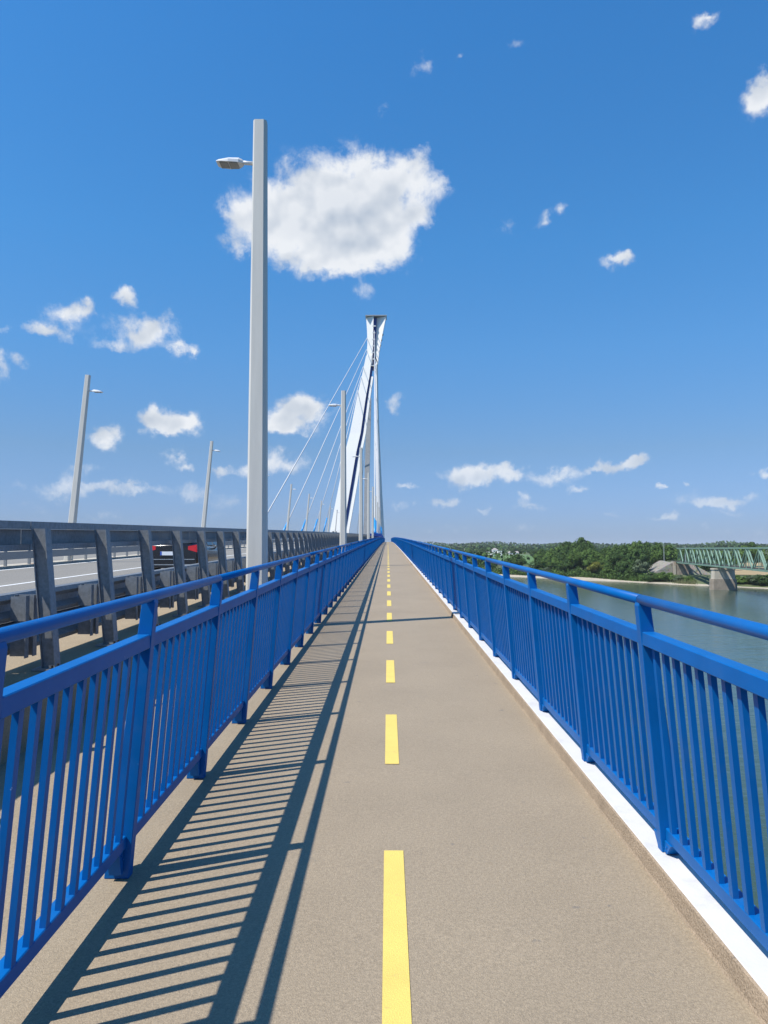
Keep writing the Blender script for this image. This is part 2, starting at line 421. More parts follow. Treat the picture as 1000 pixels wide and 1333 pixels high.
# piers of this bridge, standing in the river out of view below
for y in (60, 170):
    mb = MB(); mb.loft([[(-21, y-2, WZ-3), (-5, y-2, WZ-3), (-5, y+2, WZ-3), (-21, y+2, WZ-3)], [(-21, y-1.6, zd(y)-2.7), (-5, y-1.6, zd(y)-2.7), (-5, y+1.6, zd(y)-2.7), (-21, y+1.6, zd(y)-2.7)]])
    o = build(mb, 'bridge_pier', m_conc); tag(o, 'concrete pier of the road bridge hidden under its deck', 'pier', 'piers under the road bridge')

# ------------------------------------------------------------------ the blue railings
def inner(z): return 1.352-.082*z             # inner face of a railing, leaning in over the path
NB = 11
def railing(sgn, first_post, label, seam):
    base = .085 if sgn > 0 else .0; hz = 1.318 if sgn > 0 else 1.342
    root = thing('blue_railing', label, 'railing', (sgn*1.33*(1 if sgn > 0 else .96), 0, 0))
    ox = root.location.x; k = 1 if sgn > 0 else .945          # the left railing stands a little closer
    X = lambda d, z: sgn*(d-(.113 if sgn < 0 else 0))-ox
    # handrail in lengths with a seam
    a = seam-6*2
    first = True
    while a < 330:
        b2 = a+6 if a < 60 else a+30
        mb = MB(); n = 14
        cx, cz, r = inner(1.34)+.030, hz, .0255
        mb.loft([[(X(cx, 0)+r*math.cos(2*math.pi*i/n), y, zd(y)+cz+r*math.sin(2*math.pi*i/n)) for i in range(n)] for y in ys(max(a+.004, Y0), b2-.004)])
        build(mb, 'handrail', m_blue, root, smooth=True)
        a = b2
    ps = []; y = first_post
    while y-1.5 > Y0: y -= 1.5
    while y < 315: ps.append(y); y += 1.5
    def slab(z0, z1, d0, d1, name):            # one length of rail per bay, butted against the posts
        for i in range(len(ps)-1):
            if i >= 60: break
            a, b2 = ps[i]+.031, ps[i+1]-.031
            mb = MB(); mb.loft([[(X(d, 0), yy, zd(yy)+z) for d, z in ((d0(z0), z0), (d1(z0), z0), (d1(z1), z1), (d0(z1), z1))] for yy in (a, b2)])
            o = build(mb, name, m_blue, root)
            if i < 14: bevel(o, .004, 1)
        mb = MB(); a = ps[60]
        mb.loft([[(X(d, 0), yy, zd(yy)+z) for d, z in ((d0(z0), z0), (d1(z0), z0), (d1(z1), z1), (d0(z1), z1))] for yy in ys(a+.031, ps[-1])])
        build(mb, name, m_blue, root)
    slab(1.095, 1.162, lambda z: inner(1.13)+.004, lambda z: inner(1.13)+.072, 'top_rail')
    slab(.146, .206, lambda z: inner(.15)+.024, lambda z: inner(.15)+.090, 'bottom_rail')
    # posts: tapered flat-sided uprights with a bolted foot
    mb = MB()
    sec = lambda z, wd: [(X(inner(z), 0), -.03, z), (X(inner(z)+wd, 0), -.03, z), (X(inner(z)+wd, 0), .03, z), (X(inner(z), 0), .03, z)]
    mb.loft([sec(base, .118), sec(.30, .106), sec(hz-.03, .064), [(X(inner(hz)+.008, 0), -.028, hz-.01), (X(inner(hz)+.05, 0), -.028, hz-.01), (X(inner(hz)+.05, 0), .028, hz-.01), (X(inner(hz)+.008, 0), .028, hz-.01)]])
    pm = mb.mesh('post', m_blue)
    bk = MB(); zb = inner(.1)+(.02 if sgn < 0 else 0); bz = base+(.004 if sgn > 0 else .03)
    for sy in (-1, 1):
        bk.loft([[(X(zb+.012, 0), sy*.036, .146), (X(zb+.07, 0), sy*.036, .146), (X(zb+.07, 0), sy*.036, bz), (X(zb+.012, 0), sy*.036, bz)],
                 [(X(zb+.012, 0), sy*(.120 if sgn > 0 else .10), .146), (X(zb+.07, 0), sy*(.120 if sgn > 0 else .10), .146), (X(zb+.07, 0), sy*.062, bz), (X(zb+.012, 0), sy*.062, bz)]])
    bkm = bk.mesh('foot_bracket', m_blue)
    bo = MB()
    for sy in (-1, 1):
        for sz in (.10, .122): bo.tube((X(zb+.014, 0), sy*(.05+(sz-.1)*.6), sz), (X(zb+.008, 0), sy*(.05+(sz-.1)*.6), sz), .0065, n=8)
    bom = bo.mesh('bolt', m_blue)
    for i, yy in enumerate(ps):
        po = link('post', pm, root, (0, yy, zd(yy)))
        if yy < 14:
            bevel(po, .003, 1)
        if yy < 40:
            link('foot_bracket', bkm, po)
        if yy < 12: link('bolt', bom, po)
    # balusters
    bl = MB(); wd, td = .024, .034
    b_at = lambda z: inner(z)+.030
    bl.loft([[(X(b_at(z), 0), -td/2, z), (X(b_at(z)+wd, 0), -td/2, z), (X(b_at(z)+wd, 0), td/2, z), (X(b_at(z), 0), td/2, z)] for z in (.203, 1.10)])
    blm = bl.mesh('baluster', m_blue); vs0 = list(bl.v); fs0 = list(bl.f)
    far = MB(); cnt = 0
    for i in range(len(ps)-1):
        for j in range(NB):
            yy = ps[i]+.10+j*.13
            if cnt < 300 and yy > .9: link('baluster', blm, root, (0, yy, zd(yy))); cnt += 1
            else:
                n = len(far.v); far.v += [(x, y+yy, z+zd(yy)) for x, y, z in vs0]; far.f += [tuple(q+n for q in fa) for fa in fs0]
    build(far, 'far_balusters', m_blue, root, kind='stuff')
    return root
railing(1, 3.88, 'blue steel railing on the white kerb, on the river side of the path', 3.88)
railing(-1, 3.77, 'blue steel railing between the path and the grey lamp posts, casting striped shadows', 5.27)
# expansion joint cover let into the kerb
j = MB()
for yy in (15.02, 15.10): j.box((1.40, yy, zd(15.05)+.087), (.20, .014, .006)); j.box((1.262, yy, zd(15.05)+.035), (.02, .014, .075))
build(j, 'joint_gap', m_dark, bpy.data.objects['kerb'])

# ------------------------------------------------------------------ steel crash barrier
bar_root = thing('crash_barrier', 'tall galvanised steel crash barrier beside the near lane, behind the blue railing', 'crash barrier', (-3.1, 0, 0))
BX = -3.1
def bsweep(prof, name, a=Y0, b2=335, m=m_steel):
    mb = MB(); sweep(mb, prof, a, b2, off=(-BX, 0)); return build(mb, name, m, bar_root)
def bseg(prof, name, length, start):            # lengths of rail with a seam
    a = start
    while a < 332:
        b2 = a+length if a < 40 else a+60
        bsweep(prof, name, max(a+.006, Y0), b2-.006); a = b2
bseg(rect(-3.38, -3.272, 1.692, 1.762), 'top_rail', 6, 7.02-12)
bseg(rect(-3.372, -3.360, 1.552, 1.69), 'rail_web', 6, 7.02-12)
bseg(rect(-3.372, -3.276, 1.498, 1.552), 'lower_rail', 6, 7.02-12)
def wbeam(zc, h=.25):
    pts = [(-3.47, -h/2), (-3.425, -h*.46), (-3.40, -h*.30), (-3.475, -h*.12), (-3.475, h*.12), (-3.40, h*.30), (-3.425, h*.46), (-3.47, h/2)]
    out = [(x, zc+z) for x, z in pts]; return out + [(x-.006, z) for x, z in reversed(out)]
bseg(wbeam(.975, .27), 'guard_rail', 6, 6.7-12); bseg(wbeam(.690, .295), 'guard_rail', 6, 6.7-12)
def tilt(z): return -2.985-.095*(z-.42)         # front face of the leaning posts
mb = MB()
def isec(z, dpt, fl=.12):
    x = tilt(z)-BX
    return x, dpt
for part in ('front', 'web', 'back'):
    rings = []
    for z, dp in ((.42, .13), (1.1, .13), (1.45, .13), (1.695, .13)):
        x = tilt(z)-BX
        if part == 'front': r = [(x, -.06), (x, .06), (x-.010, .06), (x-.010, -.06)]
        elif part == 'back': r = [(x-dp, -.026), (x-dp, .026), (x-dp-.010, .026), (x-dp-.010, -.026)]
        else: r = [(x-.011, -.005), (x-.011, .005), (x-dp+.001, .005), (x-dp+.001, -.005)]
        rings.append([(a, b2, z) for a, b2 in r])
    mb.loft(rings)
mb.box((-2.99-BX-.06, 0, .43), (.26, .22, .018))
postm = mb.mesh('barrier_post', m_steel)
sp = MB()
for zc in (.975, .665):
    sp.loft([[(-3.375-BX, .03, zc+.12), (-3.20-BX, .03, zc+.12), (-3.215-BX, .03, zc-.12), (-3.30-BX, .03, zc-.12)], [(-3.375-BX, .037, zc+.12), (-3.20-BX, .037, zc+.12), (-3.215-BX, .037, zc-.12), (-3.30-BX, .037, zc-.12)]])
    sp.box((-3.206-BX, .0, zc), (.008, .075, .24)); sp.box((-3.380-BX, .0, zc), (.008, .075, .24)); sp.box((-3.29-BX, -.12, zc), (.16, .007, .22)); sp.box((-3.206-BX, -.155, zc), (.008, .07, .24))
spm = sp.mesh('spacer_block', m_steel)
st = MB(); st.box((-3.30-BX, 0, 1.622), (.012, .05, .136)); stm = st.mesh('rail_strap', m_steel)
bt = MB()
for dy in (-.36, -.24): bt.tube((-2.885-BX, dy, .42), (-2.885-BX, dy, .475), .022, n=8); bt.tube((-2.885-BX, dy, .475), (-2.885-BX, dy, .51), .012, n=6)
btm = bt.mesh('anchor_bolt', m_dark)
yy = 7.0-12; far = MB()
while yy < 330:
    po = link('barrier_post', postm, bar_root, (0, yy, zd(yy)))
    if yy < 160: link('spacer_block', spm, bar_root, (0, yy, zd(yy))); link('rail_strap', stm, bar_root, (0, yy+.40, zd(yy)))
    if yy < 40: link('anchor_bolt', btm, bar_root, (0, yy, zd(yy)))
    yy += 1.5
# median and far barriers
def low_barrier(x, label, postz, rails, cat='guard rail', step=2.0, y_hi=330):
    root = thing('guard_rail', label, cat, (x, 0, 0))
    for (dx, z0, z1, m) in rails:
        mb = MB(); sweep(mb, rect(dx-.03, dx+.03, z0, z1), Y0, y_hi); build(mb, 'rail', m, root)
    pm = MB().box((0, 0, (postz+.35)/2), (.10, .08, postz-.35)).mesh('post', m_steel)
    yy = 8
    while yy < y_hi:
        link('post', pm, root, (0, yy, zd(yy))); yy += step
low_barrier(-14.95, 'low dark guard rail along the middle of the road, left of the car', 1.02, [(.08, .64, .95, m_steel), (.02, 1.0, 1.06, m_steel_light)])
low_barrier(-23.4, 'far guard rail on the opposite edge of the bridge, below the left lamp posts', 1.75, [(.05, .6, .9, m_steel), (0, 1.68, 1.76, m_steel_light)], step=3.0)

# ------------------------------------------------------------------ lamp posts
def lamp_mesh(side):
    n = 8
    def ring(z, a, b2): return [(a*c, b2*s, z) for c, s in ((1, .55), (.62, 1), (-.62, 1), (-1, .55), (-1, -.55), (-.74, -1), (.62, -1), (1, -.55))]
    pole = MB().loft([ring(0, .185, .165), ring(.1, .183, .165), ring(9.02, .118, .105)])
    arm = MB().tube((side*.10, 0, 8.26), (side*.36, 0, 8.285), .034, .04, 8)
    head = MB(); rings = []
    for x, hw, zt, zb in ((.30, .05, 8.315, 8.245), (.37, .12, 8.340, 8.235), (.55, .15, 8.336, 8.235), (.72, .135, 8.305, 8.250), (.77, .10, 8.285, 8.26)):
        rings.append([(side*x, -hw, zb), (side*x, hw, zb), (side*x, hw*.95, (zt+zb)/2), (side*x, hw*.55, zt), (side*x, -hw*.55, zt), (side*x, -hw*.95, (zt+zb)/2)])
    head.loft(rings)
    lens = MB().box((side*.465, 0, 8.228), (.15, .23, .012)).box((side*.63, 0, 8.236), (.15, .22, .012))
    plate = MB().box((0, 0, .02), (.55, .5, .04))
    return [('pole', pole.mesh('pole', m_lamp)), ('arm', arm.mesh('arm', m_lampshade, True)), ('luminaire', head.mesh('luminaire', m_lampshade)), ('lens', lens.mesh('lens', m_lens)), ('base_plate', plate.mesh('base_plate', m_steel))]
ord_ = ['nearest', 'second', 'third', 'fourth', 'fifth', 'sixth', 'seventh', 'eighth', 'ninth', 'tenth', 'eleventh']
LL, LR = lamp_mesh(-1), lamp_mesh(1)
def lamp(x, y, meshes, label, group, lean=0, z=0):
    r = thing('lamp_post', label, 'lamp post', (x, y, zd(y)+z), 0, group)
    for nm, me in meshes:
        if nm == 'lens': o = link(nm, me, [c for c in r.children if c.name.startswith('luminaire')][0])
        else: o = link(nm, me, r)
    r.rotation_euler = (0, lean, 0)
for i in range(9):
    y = 13.4+25.8*i
    lab = 'big pale grey lamp post closest to the camera, rising behind the left blue railing' if i == 0 else '%s lamp post from the camera in the row with heads pointing left' % ord_[i]
    lamp(-2.28, y, LL, lab, 'lamp posts along the path side of the road')
for i in range(8):
    y = 36.5+26*i
    lamp(-15.2, y, LR, '%s lamp post in the leaning row left of the road' % ord_[i], 'lamp posts along the left of the road', R(5), .3)

# ------------------------------------------------------------------ pylon and stay cables
PY = 330.0
pyl = thing('pylon', 'tall white cable-stayed pylon with a flared head and a blue stripe', 'pylon', (-14, PY, zd(PY)))
def pw_(px, py, dy=0): return at_y(px, py, PY)+Vector((0, dy, 0))-Vector(pyl.location)
def leg(rows, m, name, ridge=1.0, slant=1.0, depth=4.0, y_off=0):
    # each row is left edge, right edge, photo y; the lit flank runs from the left edge, set back, to a front ridge
    mb = MB(); rings = []
    for (xl, xr, y) in rows:
        a, b2 = pw_(xl, y), pw_(xr, y); wd = (b2-a).length; u = (b2-a).normalized(); O = Vector((0, y_off, 0))
        back = Vector((0, wd*slant*ridge, 0)); back2 = Vector((0, wd*(1-ridge)*1.6, 0)); D = Vector((0, depth, 0))
        rings.append([a+O+back, a+O+u*wd*ridge, b2+O+back2, b2+O+back2+D, a+O+back+D][:5] if ridge < .99 else [a+O+back, b2+O, b2+O+D, a+O+back+D])
    mb.loft(rings); return build(mb, name, m, pyl)
LEFT = [(427.5, 446.0, 724), (429.2, 446.8, 690), (441, 456.8, 630), (449, 464.2, 587), (455.2, 469.6, 563), (463.8, 475.8, 520), (470.6, 481.0, 490), (476.6, 484.4, 462)]
RIN = [(449.6, 454.0, 724), (450.3, 454.6, 690), (460.6, 465.2, 630), (467.6, 471.6, 587), (473.0, 476.4, 563), (478.6, 481.8, 520), (483.2, 486.0, 490)]
leg(LEFT, m_pylon, 'leg', slant=.42)
leg(RIN, m_pylon, 'leg', slant=.5)
leg([(445.5, 450.6, 724), (446.2, 451.3, 690), (456.3, 461.4, 630), (463.7, 468.2, 587), (469.2, 473.4, 563), (475.4, 479.0, 520), (480.6, 483.7, 490), (483.6, 486.2, 470)], m_blue_dark, 'blue_stripe', slant=.1, depth=2, y_off=1.0)
leg([(488.9, 502, 724), (489.2, 500.6, 697), (489.4, 497.6, 640), (488.5, 495.2, 590), (487.6, 493.6, 553), (487.0, 492.4, 510), (486.6, 491.9, 474)], m_pylon, 'leg', ridge=.68, slant=1.0, depth=3)
leg([(471.5, 479.6, 724), (472.3, 479.3, 690), (473.6, 480.4, 600), (476.4, 481.8, 540), (479.4, 482.5, 510)], m_pylon_grey, 'leg', slant=.0, depth=3.5, y_off=14)
leg([(476.6, 484.4, 474), (477.4, 485.0, 462), (478.2, 485.8, 446), (477.8, 486.0, 430), (476.6, 486.4, 411.5)], m_pylon, 'head', slant=.6, depth=4)
leg([(487.2, 491.9, 474), (488.4, 494.2, 455), (489.0, 497.6, 437), (489.9, 502.6, 411.5)], m_pylon, 'head', slant=.6, depth=4)
leg([(483.8, 488.0, 480), (484.8, 488.8, 455), (485.6, 489.4, 435), (486.0, 490.3, 412.5)], m_blue_dark, 'blue_stripe', slant=.1, depth=2, y_off=1.6)
mb = MB(); a, b2 = pw_(476.2, 411.3), pw_(503, 411.3); mb.box((a+b2)/2+Vector((0, 3, .25)), ((b2-a).x+.3, 6.6, .3)); build(mb, 'cap', m_pylon_grey, pyl)
for k in range(7):
    y = 424+k*8.6; mb = MB(); a, b2 = pw_(485.0-k*.32, y), pw_(489.2-k*.42, y); mb.bar(a+Vector((0, .5, 0)), b2+Vector((0, .5, 0)), .8, .45); build(mb, 'rung', m_pylon, pyl)
for k in range(6):
    y = 424+k*8; xr = 499.3-k*1.55; xe = 489.2-k*.25; wpx = (502.6-490)-k*1.3
    f0 = Vector((0, .6*.33*(wpx-.3)-.05, 0)); f1 = Vector((0, .6*.33*max(.2, 502.6-k*1.75-xr)-.05, 0))
    a, b2 = pw_(xe+.3, y)+f0, pw_(xr-.6, y+12-k*.9)+f1
    build(MB().bar(a, b2, .75, .24, up=(-1, -1, 0)), 'slot', m_dark, pyl)
mb = MB()
for x0 in (434, 437.2): 
    a = pw_(x0, 694.0); mb.box(a+Vector((0, -.1, 0)), (.85, .5, 1.5))
build(mb, 'hatch', m_window, pyl)
def cable(anchor, top, r, label, group, blue=6.0, rb=.24):
    root = thing('stay_cable', label, 'stay cable', anchor, 0, group)
    d = Vector(top)-Vector(anchor); u = d.normalized()
    build(MB().tube(u*blue*.9, d, r, n=8), 'sheath', m_cable, root, smooth=True)
    if blue: build(MB().tube((0, 0, 0), u*blue, rb, rb*.8, 10), 'anchor_tube', m_blue_light, root, smooth=True)
GL, GR, GB = 'stay cables left of the road', 'stay cables beside the path', 'back stays beyond the pylon'
lc = [((330, 700), (478, 440), 139), ((368.5, 693), (477.2, 455), 180), ((392.5, 692), (473, 477), 217), ((408.5, 692), (470.5, 490), 254), ((421.5, 692), (466, 508), 288)]
for i, (a, tp, Y) in enumerate(lc):
    cable(at_y(a[0], a[1], Y), at_y(tp[0], tp[1], PY+2), .125, '%s white stay cable from the camera, left of the road' % ord_[i], GL, blue=6.5 if i else 0, rb=.28)
for i, Y in enumerate((137, 168, 200, 232, 264, 296)):
    A = Vector((-2.35+.18*i*0, Y, zd(Y)+1.9)); tp = at_y(487.4, 430+i*8, PY+1)
    cable(A, tp, .11, '%s stay cable from the camera in the row beside the path' % ord_[i], GR, blue=6.8-.6*i, rb=.36)
    an = thing('cable_anchor', '%s dark blue anchor block from the camera, under a stay cable beside the path' % ord_[i], 'anchor block', (-2.35, Y, zd(Y)), 0, 'cable anchor blocks beside the path')
    build(MB().box((0, 0, 1.72), (2.4-.2*i, 1.6, .5)).box((0, .2, .75), (.9, 1.2, 1.5)), 'anchor_box', m_blue_dark, an)
for i, (x, Y) in enumerate(((446.5, 350), (449.5, 375), (465, 395), (473, 415))):
    b0 = at_y(x, 697, Y); cable(b0, at_y(483, 486+i*5, PY+5), .10, '%s thin back stay seen between the pylon legs' % ord_[i], GB, blue=0)

# ------------------------------------------------------------------ the car
car = thing('car', 'black estate car with red tail lights driving away behind the crash barrier', 'car', (-6.92, 24.6, zd(24.6)+.304))
HW = .89
secs = [(0.0, .78, .30, .95, .95), (.06, .84, .26, 1.0, 1.0), (.30, .885, .24, 1.03, 1.02), (1.2, .90, .22, .98, .98), (2.6, .90, .22, .95, .95), (3.5, .89, .22, .93, .93), (4.2, .86, .24, .80, .80), (4.45, .74, .32, .66, .66)]
body = MB(); rings = []
for (y, hw, zb, zt, zc) in secs:
    rings.append([(-hw*.93, y, zb), (-hw, y, zb+.15), (-hw, y, zt-.18), (-hw*.93, y, zt), (0, y, zc+.02), (hw*.93, y, zt), (hw, y, zt-.18), (hw, y, zb+.15), (hw*.93, y, zb)])
body.loft(rings); o = build(body, 'body', m_carpaint, car, smooth=True)
cab = MB(); rings = []
for (y, hb, ht, zt) in ((.10, .74, .60, 1.06), (.42, .80, .62, 1.40), (.9, .82, .64, 1.46), (2.0, .82, .64, 1.46), (2.6, .80, .62, 1.38), (3.3, .76, .55, .98)):
    rings.append([(-hb, y, .93), (-ht, y, zt-.05), (-ht*.8, y, zt), (ht*.8, y, zt), (ht, y, zt-.05), (hb, y, .93)])
cab.loft(rings); build(cab, 'cabin', m_carpaint, car, smooth=True)
build(MB().quad((-.62, .085, 1.06), (.62, .085, 1.06), (.53, .375, 1.37), (-.53, .375, 1.37)), 'rear_window', m_carglass, car)
for s in (-1, 1):
    for (ya, yb, yc, yd) in ((.55, 1.25, 1.25, .75), (1.33, 2.15, 2.12, 1.33), (2.22, 3.0, 2.5, 2.2)):
        build(MB().quad((s*.835, ya, 1.0), (s*.83, yb, 1.0), (s*.665, yc, 1.37), (s*.665, yd, 1.37)), 'side_window', m_carglass, car)
    tl = MB(); tl.loft([[(s*.52, -.005, .84), (s*.52, -.005, .95), (s*.52, .06, .95), (s*.52, .06, .84)], [(s*.80, .0, .76), (s*.80, .0, 1.0), (s*.80, .10, 1.0), (s*.80, .10, .76)], [(s*.905, .20, .83), (s*.895, .20, .97), (s*.87, .34, .95), (s*.87, .34, .87)]])
    build(tl, 'tail_light', m_tail, car)
    build(MB().tube((s*.62, -.02, .30), (s*.62, .10, .30), .05, n=10), 'exhaust', m_chrome, car)
    mr = MB().box((s*.98, 2.75, 1.03), (.20, .10, .14)).box((s*.87, 2.75, .98), (.10, .06, .05)); build(mr, 'mirror', m_carpaint, car)
    build(MB().box((s*.60, -.008, .43), (.16, .02, .05)), 'reflector', m_tail, car)
    for yw in (.85, 3.5):
        wl = MB().tube((s*.68, yw, .33), (s*.905, yw, .33), .33, n=20); wo = build(wl, 'wheel', m_tyre, car)
        build(MB().tube((s*.895, yw, .33), (s*.915, yw, .33), .22, n=14), 'rim', m_rim, wo)
build(MB().box((0, -.02, .42), (1.60, .10, .30)), 'bumper', m_carpaint, car)
bevel(car.children[-1], .04, 3)
pl = build(MB().box((-.10, -.035, .72), (.52, .015, .12)), 'number_plate', m_plate, car)
build(MB().box((-.335, -.045, .72), (.045, .008, .116)), 'plate_band', m_plate_blue, pl)
build(MB().box((0, -.074, .53), (1.5, .012, .02)).box((0, -.074, .36), (1.4, .012, .025)), 'bumper_trim', m_chrome, car)

# ------------------------------------------------------------------ green railway truss bridge
tb0, tb1 = Vector((163, 434, 0)), Vector((131, 265, 0)); td_ = (tb1-tb0).normalized(); tn = Vector((-td_.y, td_.x, 0))   # tn points away to the right
if tn.x < 0: tn = -tn
ZB, ZT = -6.05, 1.95; PAN = 16.8/2
node0 = tb0 + td_*0
trs = thing('truss_bridge', 'pale green steel truss railway bridge over the river', 'truss bridge', (node0.x, node0.y, ZB))
def tp_(s, side, z): return td_*s + tn*(side*5.2) + Vector((0, 0, z-ZB))
L = 16.8*18
for side in (0, 1):
    build(MB().bar(tp_(-1, side, ZB), tp_(L, side, ZB), .55, .65), 'bottom_chord', m_truss, trs)
    build(MB().bar(tp_(0, side, ZT), tp_(L, side, ZT), .55, .60), 'top_chord', m_truss, trs)
    for i in range(36):
        a, b2 = i*PAN, (i+1)*PAN
        za, zb_ = (ZB+.3, ZT-.3) if i % 2 == 0 else (ZT-.3, ZB+.3)
        build(MB().bar(tp_(a, side, za), tp_(b2, side, zb_), (.34), .52 if i % 2 else .40, up=tuple(tn)), 'diagonal', m_truss, trs)
        if i % 2 == 1: build(MB().bar(tp_(a, side, ZB+.3), tp_(a, side, ZT-.3), .22, .22, up=tuple(tn)), 'hanger', m_truss, trs)
    build(MB().bar(tp_(-1, side, ZB+1.15), tp_(L, side, ZB+1.15), .07, .09), 'hand_rail', m_truss, trs)
for i in range(0, 37):
    s = i*PAN
    build(MB().bar(tp_(s, 0, ZT), tp_(s, 1, ZT), .22, .25), 'top_brace', m_truss, trs)
    build(MB().bar(tp_(s, 0, ZB-.1), tp_(s, 1, ZB-.1), .35, .6), 'cross_girder', m_truss, trs)
    if i < 36: build(MB().bar(tp_(s, i % 2, ZT+.02), tp_(s+PAN, 1-i % 2, ZT+.02), .16, .16), 'wind_brace', m_truss, trs)
mb = MB(); 
for u in (1.0, 3.6): mb.bar(td_*(-30)+tn*(u+.3)+Vector((0, 0, .42)), td_*L+tn*(u+.3)+Vector((0, 0, .42)), 1.6, .22)
build(mb, 'track_deck', m_trussdeck, trs)
def pier(s, label):
    r = thing('stone_pier', label, 'bridge pier', tuple(node0+td_*s+tn*2.6+Vector((0, 0, WZ-2))), math.atan2(tn.y, tn.x))
    def blk(hx, hy, z0, z1, t=1.0):
        oct_ = lambda k, z: [(hx*k*c, hy*k*d, z) for c, d in ((-1, -.45), (-.8, -1), (.8, -1), (1, -.45), (1, .45), (.8, 1), (-.8, 1), (-1, .45))]
        return MB().loft([oct_(1, z0), oct_(t, z1)])
    z = lambda q: q-(WZ-2)
    build(blk(5.7, 2.5, 0, z(-11.6), .95), 'pier_base', m_conc_dark, r)
    build(blk(4.9, 2.0, z(-11.6), z(-7.5), .97), 'pier_shaft', m_conc, r)
    build(blk(5.1, 2.2, z(-7.5), z(-6.9), 1), 'pier_cap', m_conc, r)
pier(16.8*5.6, 'weathered stone pier standing in the river under the green truss')
pier(16.8*11.6, 'near stone pier of the green truss outside the right of the view')
# abutment with stone-pitched cones
ab = thing('bridge_abutment', 'stone abutment and paved slopes at the bank end of the green truss', 'abutment', (node0.x, node0.y, -15))
def abp(s, u, z): return -td_*s*-1*-1 + tn*u + Vector((0, 0, z+15))
def A_(s, u, z): p_ = td_*(-s)+tn*u; return (p_.x, p_.y, z+15)       # s metres back from the river face
mb = MB(); mb.loft([[A_(0, -.6, -15), A_(0, 6, -15), A_(9, 6, -15), A_(9, -.6, -15)], [A_(0, -.6, -6.9), A_(0, 6, -6.9), A_(9, 6, -6.9), A_(9, -.6, -6.9)]]); build(mb, 'abutment_wall', m_conc_dark, ab)
mb = MB(); mb.loft([[A_(-.3, -2.1, -15), A_(-.3, -.9, -15), A_(9, -.9, -15), A_(9, -2.1, -15)], [A_(-.3, -2.1, -5.6), A_(-.3, -.9, -5.6), A_(9, -.9, -5.6), A_(9, -2.1, -5.6)]]); build(mb, 'wing_wall', m_conc, ab)
mb = MB(); mb.loft([[A_(-3, -19, -15.2), A_(1, -2.2, -15.2), A_(40, -2.2, -15.2), A_(60, -19, -15.2)], [A_(2, -3.2, -6.2), A_(2, -2.3, -6.2), A_(40, -2.3, -5.4), A_(60, -4, -5.4)]]); build(mb, 'stone_slope', m_stone, ab)
mb = MB(); mb.loft([[A_(1, 6.2, -15.2), A_(-6, 22, -15.2), A_(60, 22, -15.2), A_(40, 6.2, -15.2)], [A_(2, 6.3, -6.2), A_(2, 7.2, -6.2), A_(60, 8, -5.4), A_(40, 6.3, -5.4)]]); build(mb, 'stone_slope', m_stone, ab)
mb = MB(); mb.loft([[A_(9, -5, -15), A_(9, 9, -15), A_(220, 9, -13), A_(220, -5, -13)], [A_(9, -2, -6), A_(9, 7, -6), A_(220, 7, -6), A_(220, -2, -6)]]); build(mb, 'railway_embankment', m_grass, ab)
# catenary masts
for i, (s, u, hh) in enumerate(((-26, -3.0, 10.5), (-12, 6.5, 9.5))):
    P = node0+td_*s+tn*u; P = Vector((P.x, P.y, -6.2))
    r = thing('railway_mast', ['slim railway mast with a short cross arm above the wood left of the truss', 'slim railway mast just behind the left end of the truss'][i], 'mast', P)
    build(MB().tube((0, 0, 0), (0, 0, hh), .22, .14, 6), 'mast', m_steel_light, r); build(MB().bar((-.9, 0, hh-.8), (.9, 0, hh-.8), .14, .14), 'cross_arm', m_steel_light, r)

# ------------------------------------------------------------------ trees
def crown_mesh(seed, lobes, n, size, m, core=True):
    rd = random.Random(seed); v, f = [], []
    for (cx, cy, cz, rx, ry, rz) in lobes:
        for _ in range(int(n)):
            while True:
                d = Vector((rd.uniform(-1, 1), rd.uniform(-1, 1), rd.uniform(-1, 1)))
                if .05 < d.length < 1: break
            d.normalize(); rr = rd.uniform(.62, 1.05)*(1+.14*math.sin(d.x*5+seed)*math.sin(d.y*6+d.z*5))
            c = Vector((cx+d.x*rx*rr, cy+d.y*ry*rr, cz+d.z*rz*rr))
            nn = (d + Vector((rd.uniform(-.8, .8), rd.uniform(-.8, .8), rd.uniform(-.5, .9)))).normalized()
            a = nn.orthogonal().normalized(); b2 = nn.cross(a); an = rd.uniform(0, 6.28)
            a, b2 = a*math.cos(an)+b2*math.sin(an), b2*math.cos(an)-a*math.sin(an)
            s = size*rd.uniform(.55, 1.25); k = len(v)
            v += [c+a*s*.6, c+b2*s*.35+a*.1*s, c-a*s*.6, c-b2*s*.35-a*.1*s]; f.append((k, k+1, k+2, k+3))
    me = bpy.data.meshes.new('crown'); me.from_pydata([tuple(x) for x in v], [], f); me.materials.append(m); me.update(); return me
def trunk_mesh(h, r, seed):
    rd = random.Random(seed); mb = MB(); mb.tube((0, 0, -.5), (0, 0, h*.55), r, r*.6, 7)
    for k in range(5):
        a = rd.uniform(0, 6.28); z = h*rd.uniform(.25, .5); l = h*rd.uniform(.25, .4)
        mb.tube((0, 0, z), (math.cos(a)*l*.7, math.sin(a)*l*.7, z+l*.8), r*.4, r*.12, 5)
    return mb.mesh('trunk', m_trunk)
def rand_lobes(seed, h, wd):
    rd = random.Random(seed); out = [(0, 0, h*.60, wd*.36, wd*.36, h*.36)]
    for k in range(6):
        a = k*1.05+rd.uniform(-.4, .4); z = h*rd.uniform(.28, .72); q = wd*rd.uniform(.22, .34)
        s = wd*rd.uniform(.17, .26); out.append((math.cos(a)*q, math.sin(a)*q, z, s, s, s*rd.uniform(.8, 1.15)))
    out.append((rd.uniform(-.1, .1)*wd, rd.uniform(-.1, .1)*wd, h*.86, wd*.16, wd*.16, h*.14))
    return out
H0 = 14.0
PROTO = []
